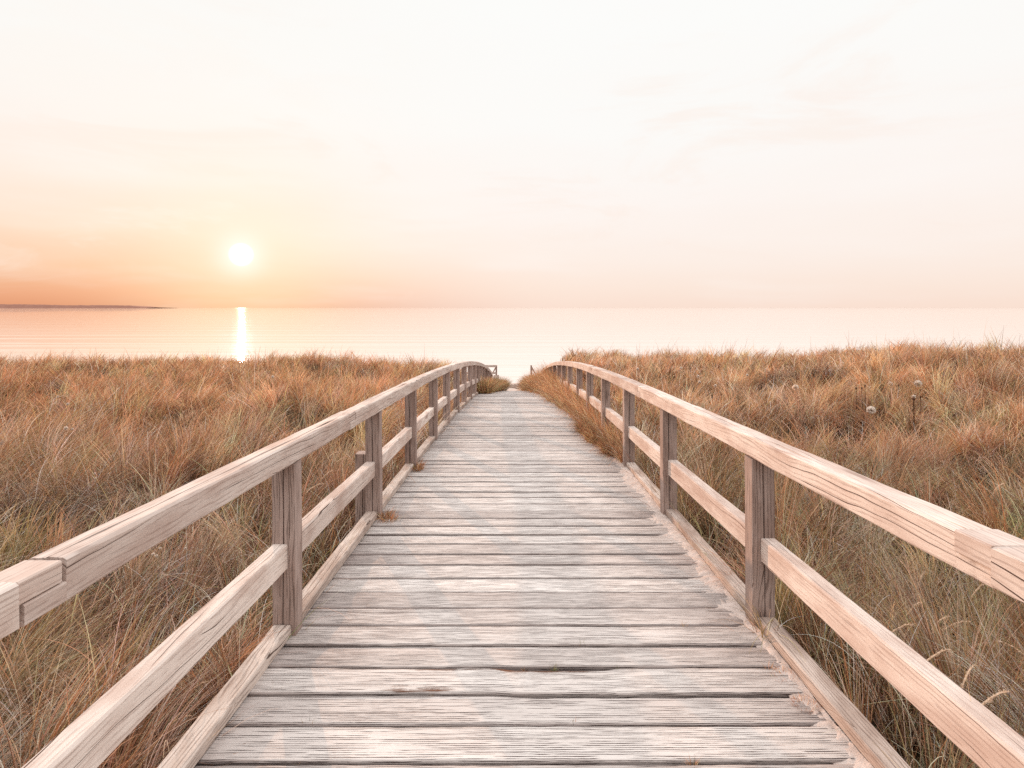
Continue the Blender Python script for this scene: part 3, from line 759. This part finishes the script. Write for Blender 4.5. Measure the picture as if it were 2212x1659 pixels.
tuft('grass_tuft', 'small round rusty grass tuft at the foot of the third left post', [(XL + .06, 6.50, .09, .14)], 200, .17, *RUSTY, wmin=.0045)
tuft('grass_tuft', 'large olive grass clump closing in over the far left corner of the deck', [(XL + .22 + .09 * q, 18.5 + 1.0 * q, .38, .6) for q in range(6)], 900, .66, ['rust', 'orange', 'straw', 'olive', 'green', 'brown'], [1.5, 1.5, 1, 2.5, .8, 1.5], wmin=.013, seg=4, curl=(.2, 1.5))
tuft('grass_tuft', 'olive grass clump bulging over the far right corner of the deck', [(XR - .28 - .04 * q, 19.5 + 1.0 * q, .42, .6) for q in range(6)], 900, .74, ['rust', 'orange', 'straw', 'olive', 'brown'], [2.5, 2, 1, 2, 1.5], wmin=.013, seg=4, curl=(.2, 1.5))
tuft('grass_tuft', 'dark rusty tussock around the fourth and fifth right posts', [(XR - .02, 8.2, .28, .5), (XR - .08, 9.0, .22, .5), (XR + .02, 7.4, .16, .35)], 1100, .30, ['rust', 'orange', 'brown', 'olive', 'dark'], [3, 2, 2.5, 1.4, .7], wmin=.006, seg=5)
tuft('grass_tuft', 'thin long blades arching over the kerb at the foot of the second right post', [(XR + .06, 2.98, .10, .10)], 46, .52, ['straw', 'pale', 'olive'], [2, 1, 2], wmin=.0035, curl=(.6, 2.6), th=.5, seg=9)
tuft('moss_tuft', 'larger reddish moss patch against the right kerb on drifted sand', [(XR - .02, 2.62, .09, .10)], 420, .045, ['rust', 'pink', 'orange'], [2, 2, 1.5], wmin=.002, curl=(0, 1), th=.6, cat='moss', seg=3)
tuft('moss_tuft', 'nearer sparse reddish moss patch against the right kerb', [(XR - .03, 2.42, .08, .08)], 260, .045, ['rust', 'pink', 'orange'], [2, 2, 1.5], wmin=.002, curl=(0, 1), th=.6, cat='moss', seg=3)

def from_px(u, v, yguess=None):
    """deck point under pixel (u,v) of the 2212 px frame"""
    lo, hi = 1.0, 30.0
    for _ in range(50):
        m_ = (lo + hi) / 2
        if float(drop(m_)) / m_ * F + 664 > v: lo = m_
        else: hi = m_
    return (u - 1106) / F * lo, lo
for (u, v_, h_, n_, lab) in (
        (1196, 1442, .05, 26, 'green sprout in the wide gap right of the middle'), (1255, 1390, .06, 12, 'thin green sprout in a plank gap, right of the middle'),
        (1132, 1442, .03, 12, 'small brown sprout at the rotten plank edge'), (1496, 1648, .07, 22, 'yellowish sprout in the nearest plank gap at the right'),
        (668, 1562, .07, 5, 'two green blades in the plank gap at the left'), (928, 1499, .03, 14, 'faint sprout on the rotten plank'), (1244, 1562, .05, 12, 'dark sprout by a knot in the second nearest gap'),
        (1330, 1442, .035, 10, 'tiny sprout in the gap right of the green one'), (640, 1643, .035, 8, 'pale sprout in the nearest plank gap at the left'),
        (1475, 1349, .05, 20, 'straw sprout near the right post foot'), (1660, 1443, .07, 10, 'thin reddish sprout beside the right kerb'), (1530, 1312, .03, 30, 'small reddish tuft in a gap near the right kerb')):
    px, py = from_px(u, v_)
    cols = (['green', 'olive', 'straw'], [3, 2, 1]) if 'green' in lab else (['straw', 'rust', 'olive'], [2, 1.3, 1])
    tuft('grass_sprout', lab, [(px, py, .025, .006)], n_, h_, *cols, wmin=.0022, curl=(0, .8), th=.3, cat='sprout', group='sprouts in the plank gaps', seg=4, zf=lambda x, y: zdeck(y) - .012)

# sand blown against the right kerb
def sand_drift():
    ys = np.arange(1.2, 7.6, .0125); m_ = 30
    yy = np.repeat(ys[:, None], m_ + 1, 1); q = np.repeat(np.linspace(0, 1, m_ + 1)[None, :], len(ys), 0)
    wdt = .04 + .14 * vnoise(yy * 1.7, yy * 0, 61)
    x = AXS * yy + XR + .02 - wdt * 1.3 * (1 - q)
    hh = .020 * (q - .35) * (.4 + 1.3 * vnoise(yy * 3, q * 1.5, 63)) + .007 * (vnoise(x * 9, yy * 7, 64) - .5) + .007 * (vnoise(x * 55, yy * 55, 66) - .5) - .0035
    z = zdeck(yy) + hh
    me = bpy.data.meshes.new('sand'); v = np.stack([x.ravel(), yy.ravel(), z.ravel()], 1)
    ii = (np.arange(len(ys) - 1)[:, None] * (m_ + 1) + np.arange(m_)[None, :]).ravel()
    set_faces(me, v, np.stack([ii, ii + 1, ii + m_ + 2, ii + m_ + 1], 1), 4)
    me.polygons.foreach_set('use_smooth', [True] * len(ii))
    return me
tag(link('drifted_sand', sand_drift(), M['sand']), 'pale sand drifted against the right kerb boards', 'sand', kind='stuff')

# ------------------------------------------------------------------ seed heads and stalks
def tube(bm, pts, rads, sides=5):
    rings = []
    for i, p in enumerate(pts):
        d = (pts[min(i + 1, len(pts) - 1)] - pts[max(i - 1, 0)]).normalized()
        a = d.cross(Vector((0.3, 0.9, 0.1))).normalized(); b = d.cross(a)
        rings.append([bm.verts.new(p + (a * math.cos(t_) + b * math.sin(t_)) * rads[i]) for t_ in [k * 2 * math.pi / sides for k in range(sides)]])
    for r0, r1 in zip(rings, rings[1:]):
        for j in range(sides): bm.faces.new((r0[j], r0[(j + 1) % sides], r1[(j + 1) % sides], r1[j]))
    bm.faces.new(rings[0][::-1]); bm.faces.new(rings[-1])

def make_ear(seed, hgt, lean):
    """an arching grass stalk with a bristly seed ear at its tip; base at the origin"""
    rs = random.Random(seed); pts = []; p = Vector((0, 0, 0)); th = rs.uniform(.05, .2)
    N = 14; dirv = Vector((math.sin(lean), math.cos(lean), 0))
    for i in range(N + 1):
        pts.append(p.copy()); t_ = i / N
        th2 = th + (t_ ** 2.6) * rs.uniform(1.5, 1.9)
        p = p + (dirv * math.sin(th2) + ZV * math.cos(th2)) * hgt / N
    bm1 = bmesh.new(); tube(bm1, pts[:11], [.0016 * (1.2 - .5 * i / 11) for i in range(11)])
    bm2 = bmesh.new(); ep = pts[10:]
    tube(bm2, ep, [.0022, .0042, .0045, .0036, .0016][:len(ep)], 6)
    for k in range(46):
        q = rs.uniform(0, len(ep) - 1.01); i = int(q); c = ep[i].lerp(ep[i + 1], q - i); d = (ep[i + 1] - ep[i]).normalized()
        sd = Vector((rs.uniform(-1, 1), rs.uniform(-1, 1), rs.uniform(-1, 1))).normalized()
        tip = c + (d * 1.1 + sd * .8).normalized() * rs.uniform(.010, .018); s2 = d.cross(sd).normalized() * .0018
        a, b, c2, e = bm2.verts.new(c - s2), bm2.verts.new(c + s2), bm2.verts.new((c + tip) / 2 + sd * .003), bm2.verts.new(tip)
        bm2.faces.new((a, b, c2)); bm2.faces.new((c2, b, e)); bm2.faces.new((a, c2, e))
    return bm1, bm2
ear_meshes = []
for sdd in range(4):
    b1, b2 = make_ear(sdd, .62, 0.0)
    m1 = bpy.data.meshes.new('stalk'); b1.to_mesh(m1); b1.free(); m1.materials.append(M['stalk'])
    m2 = bpy.data.meshes.new('seed_ear'); b2.to_mesh(m2); b2.free(); m2.materials.append(M['ear'])
    ear_meshes.append((m1, m2))

def hit_height(u, v, hgt):
    """the point along the pixel's ray that stands hgt above the ground"""
    for yy in np.arange(1.2, 30, .02):
        x = (u - 1106) / F * yy; z = CAMZ - (v - 664) / F * yy
        if z <= float(ground(x, yy)) + hgt: return x, yy, z
    return x, yy, z

def put_ear(u, v, az, sdd, lab, hgt, group):
    x, yy, z = hit_height(u, v, hgt * .8)
    s = hgt / .62
    root = empty('seed_stalk', (x - .22 * s * math.sin(az), yy - .22 * s * math.cos(az), float(ground(x, yy)) - .02))
    tag(root, lab, 'grass stalk', group)
    root.rotation_euler = (0, 0, -az); root.scale = (s, s, s)
    for nm, m_ in zip(('stalk', 'seed_ear'), ear_meshes[sdd % 4]):
        o = bpy.data.objects.new(nm, m_); COL.objects.link(o); o.parent = root
GL = 'seed stalks among the grass left of the boardwalk'; GR = 'seed stalks among the grass right of the boardwalk'
ears = [
    (1976, 1290, 1.2, .62, GR, 'seed ear just above the right middle rail, nearest the second right post'),
    (1960, 1345, 1.6, .60, GR, 'small hooked seed ear hanging directly above the right middle rail'),
    (2030, 1325, 1.3, .62, GR, 'seed ear arching right, under the lower edge of the right top rail'),
    (2080, 1335, 1.7, .66, GR, 'flat lying seed ear below the lap joint of the right top rail'),
    (2110, 1375, 1.5, .60, GR, 'upright twisted seed ear in the middle of the lower right grass'),
    (2040, 1400, 1.5, .62, GR, 'long arching seed ear with its tip pointing right above the right middle rail'),
    (2090, 1430, 1.0, .60, GR, 'short seed ear nodding below the long arching one'),
    (2160, 1485, 1.4, .66, GR, 'orange seed stalk leaning at the lower right edge'),
    (2190, 1380, -.8, .66, GR, 'seed ear leaning left at the right edge, under the top rail'),
    (2120, 1260, 1.2, .62, GR, 'seed ear touching the underside of the right top rail'),
    (1990, 1230, .9, .60, GR, 'thin seed ear midway between right top rail and middle rail'),
    (2165, 1040, 1.3, .68, GR, 'bristly seed ear rising above the right top rail at the edge'),
    (720, 970, .9, .62, GL, 'highest pale seed ear between the two nearest full left posts'),
    (745, 985, 1.1, .60, GL, 'pale seed ear nearest the underside of the left top rail'),
    (708, 1010, .7, .60, GL, 'straight pale seed ear in the bunch between the left posts'),
    (690, 1040, 1.2, .64, GL, 'leftmost pale seed ear beside the nearest full left post'),
    (735, 1060, 1.0, .58, GL, 'pale seed ear left of the short pile top'),
    (715, 1090, 1.3, .56, GL, 'lowest pale seed ear just above the left middle rail'),
    (762, 1040, .8, .60, GL, 'pale seed ear touching the short pile'),
    (560, 1420, 1.4, .42, GL, 'seed ear under the left middle rail, close to the post foot'),
    (530, 1460, 1.1, .40, GL, 'bent seed ear halfway between left middle rail and left kerb'),
    (440, 1470, 1.3, .40, GL, 'seed ear close under the left middle rail, away from the post'),
    (610, 1400, 1.2, .42, GL, 'small seed ear at the foot of the nearest full left post'),
    (400, 1540, 1.5, .40, GL, 'lowest seed ear near the bottom edge by the left kerb')]
for i, (u, v_, az, hg, gp, lab) in enumerate(ears):
    put_ear(u, v_, az, i, lab, hg, gp)

# fluffy seed heads: a ball of fine radiating hairs on a stem
def fluff_mesh(seed):
    rs = random.Random(seed); bm = bmesh.new()
    for k in range(480):
        d = Vector((rs.gauss(0, 1), rs.gauss(0, 1), rs.gauss(0, 1) + .15)).normalized(); L = rs.uniform(.7, 1.05)
        s2 = d.cross(Vector((rs.random(), rs.random(), rs.random()))).normalized()
        a, b = bm.verts.new(s2 * .01 + d * .1), bm.verts.new(-s2 * .01 + d * .1)
        c, e = bm.verts.new(d * L + s2 * .11), bm.verts.new(d * L - s2 * .11)
        bm.faces.new((a, b, e, c))
    me = bpy.data.meshes.new('seed_fluff'); bm.to_mesh(me); bm.free(); me.materials.append(M['fluff'])
    return me
fl_meshes = [fluff_mesh(s_) for s_ in range(3)]
bms = bmesh.new(); tube(bms, [Vector((0, 0, -1)), Vector((.03, 0, -.5)), Vector((0, 0, 0))], [.05, .045, .04], 5)
stem_me = bpy.data.meshes.new('stem'); bms.to_mesh(stem_me); bms.free(); stem_me.materials.append(M['stalk'])
fluffs = [
    (1718, 837, 12, 'round white seed head standing clear above the golden grass on the right slope'),
    (1882, 886, 16, 'largest white seed head, low beside the dark grass hollow on the right'),
    (1983, 829, 14, 'fluffy white seed head on the crest slope above the dark dead flower heads'),
    (1923, 829, 9, 'ragged pale seed head left of the fluffy one high on the right slope'),
    (1974, 857, 8, 'small pale seed head beside the tall dark thistle stem'),
    (1377, 797, 6, 'lone white seed head just above the right railing near its crest'),
    (1508, 813, 6, 'upper of two close white seed heads on the middle of the right slope'),
    (1511, 825, 6, 'lower of two close white seed heads on the middle of the right slope'),
    (1614, 810, 5, 'small white seed head midway up the right slope'),
    (1545, 833, 6, 'faint seed head right of the close pair on the right slope'),
    (1471, 795, 5, 'tiny pale seed head near the top of the right slope'),
    (142, 925, 8, 'larger white seed head low in the green patch at far left'),
    (156, 927, 5, 'small white seed head touching the larger one at far left'),
    (147, 873, 6, 'pale seed head above the green patch at far left'),
    (125, 857, 5, 'topmost small seed head over the dark hollow at far left'),
    (589, 814, 6, 'white seed head on the left slope under the sun glitter'),
    (204, 1023, 4, 'upper small seed head left of the left top rail'),
    (207, 1033, 4, 'lower small seed head left of the left top rail'),
    (331, 1197, 6, 'first white flower head under the left top rail'),
    (338, 1201, 6, 'second white flower head under the left top rail'),
    (346, 1184, 5, 'third, higher white flower head under the left top rail'),
    (400, 1184, 5, 'single white flower head under the left top rail, right of the three')]
for i, (u, v_, dpx, lab) in enumerate(fluffs):
    x, yy, z = hit_height(u, v_, .46)
    rad = dpx / F * yy / 2 * 1.1
    root = empty('seed_puff', (x, yy, float(ground(x, yy)))); tag(root, lab, 'seed puff', 'white seed heads in the grass')
    o = bpy.data.objects.new('seed_fluff', fl_meshes[i % 3]); COL.objects.link(o); o.parent = root
    o.location = (0, 0, z - root.location.z); o.scale = (rad, rad, rad)
    o = bpy.data.objects.new('stem', stem_me); COL.objects.link(o); o.parent = root
    hh = z - root.location.z; o.location = (0, 0, hh); o.scale = (.05, .05, hh)

# dark dead flower stems on the right slope
for (u, v_, top, lab) in ((1974, 861, .62, 'tall dark thistle stem with a brown head on the right slope'), (1850, 838, .62, 'leftmost of the dark dead flower stems above the grass hollow'),
                          (1862, 838, .60, 'middle one of the dark dead flower stems above the grass hollow'), (1869, 833, .62, 'rightmost of the dark dead flower stems above the grass hollow'),
                          (1941, 832, .58, 'dark dead flower stem left of the thistle'), (1989, 857, .56, 'dark dead flower stem right of the thistle')):
    x, yy, z = hit_height(u, v_, top); g = float(ground(x, yy)); k = 1.9 if 'thistle stem with' in lab else 1.0
    root = empty('dead_flower', (x, yy, g)); tag(root, lab, 'dead flower', 'dark dead flowers on the right slope')
    bm = bmesh.new(); H = z - g
    tube(bm, [Vector((0, 0, 0)), Vector((.01, .01, H * .5)), Vector((-.005, 0, H - .02))], [.006 * k, .005 * k, .004 * k]); finish(bm, 'stem', M['darkstem'], root)
    bm = bmesh.new(); tube(bm, [Vector((-.005, 0, H - .03)), Vector((-.005, 0, H - .015)), Vector((-.005, 0, H + .005)), Vector((-.005, 0, H + .02))], [.005 * k, .014 * k, .013 * k, .004 * k], 7)
    finish(bm, 'flower_head', M['darkstem'], root)

# ------------------------------------------------------------------ shore
def stones():
    bm = bmesh.new(); rs = random.Random(5)
    for k in range(2200):
        x = rs.uniform(-14, 16); y = 43.6 + rs.gauss(0, .55) + .4 * math.sin(x * .6); r = rs.uniform(.04, .16)
        mt = Matrix.Translation((x, y, float(ground(x, y)) + r * .3)) @ Matrix.Rotation(rs.uniform(0, 3), 4, 'Z') @ Matrix.Diagonal((r * rs.uniform(.8, 1.6), r, r * rs.uniform(.5, .9), 1))
        vs0 = len(bm.verts); res = bmesh.ops.create_icosphere(bm, subdivisions=1, radius=1, matrix=mt)
        for vt in res['verts']: vt.co += Vector((rs.uniform(-1, 1), rs.uniform(-1, 1), rs.uniform(-1, 1))) * r * .16
    me = bpy.data.meshes.new('shore_stones'); bm.to_mesh(me); bm.free(); return me
tag(link('shore_pebbles', stones(), M['stone']), 'band of dark stones and weed along the waterline at the end of the path', 'stones', kind='stuff')

# small groyne in the water far right
gr = empty('groyne', (49.0, 77.0, 0)); tag(gr, 'tiny dark groyne in the water beyond the right dune', 'groyne')
for k in range(14):
    bm = bmesh.new(); tube(bm, [Vector((-5.6 + k * .42, .05 * (k % 3), -.6)), Vector((-5.6 + k * .42, .05 * (k % 3), .10 + .03 * (k % 2)))], [.05, .05], 6); finish(bm, 'pile', M['darkstem'], gr)
bm = bmesh.new(); tube(bm, [Vector((.4, 0, .12)), Vector((1.1, 0, .17)), Vector((1.9, 0, .10))], [.14, .22, .10], 7); finish(bm, 'boulder', M['stone'], gr)
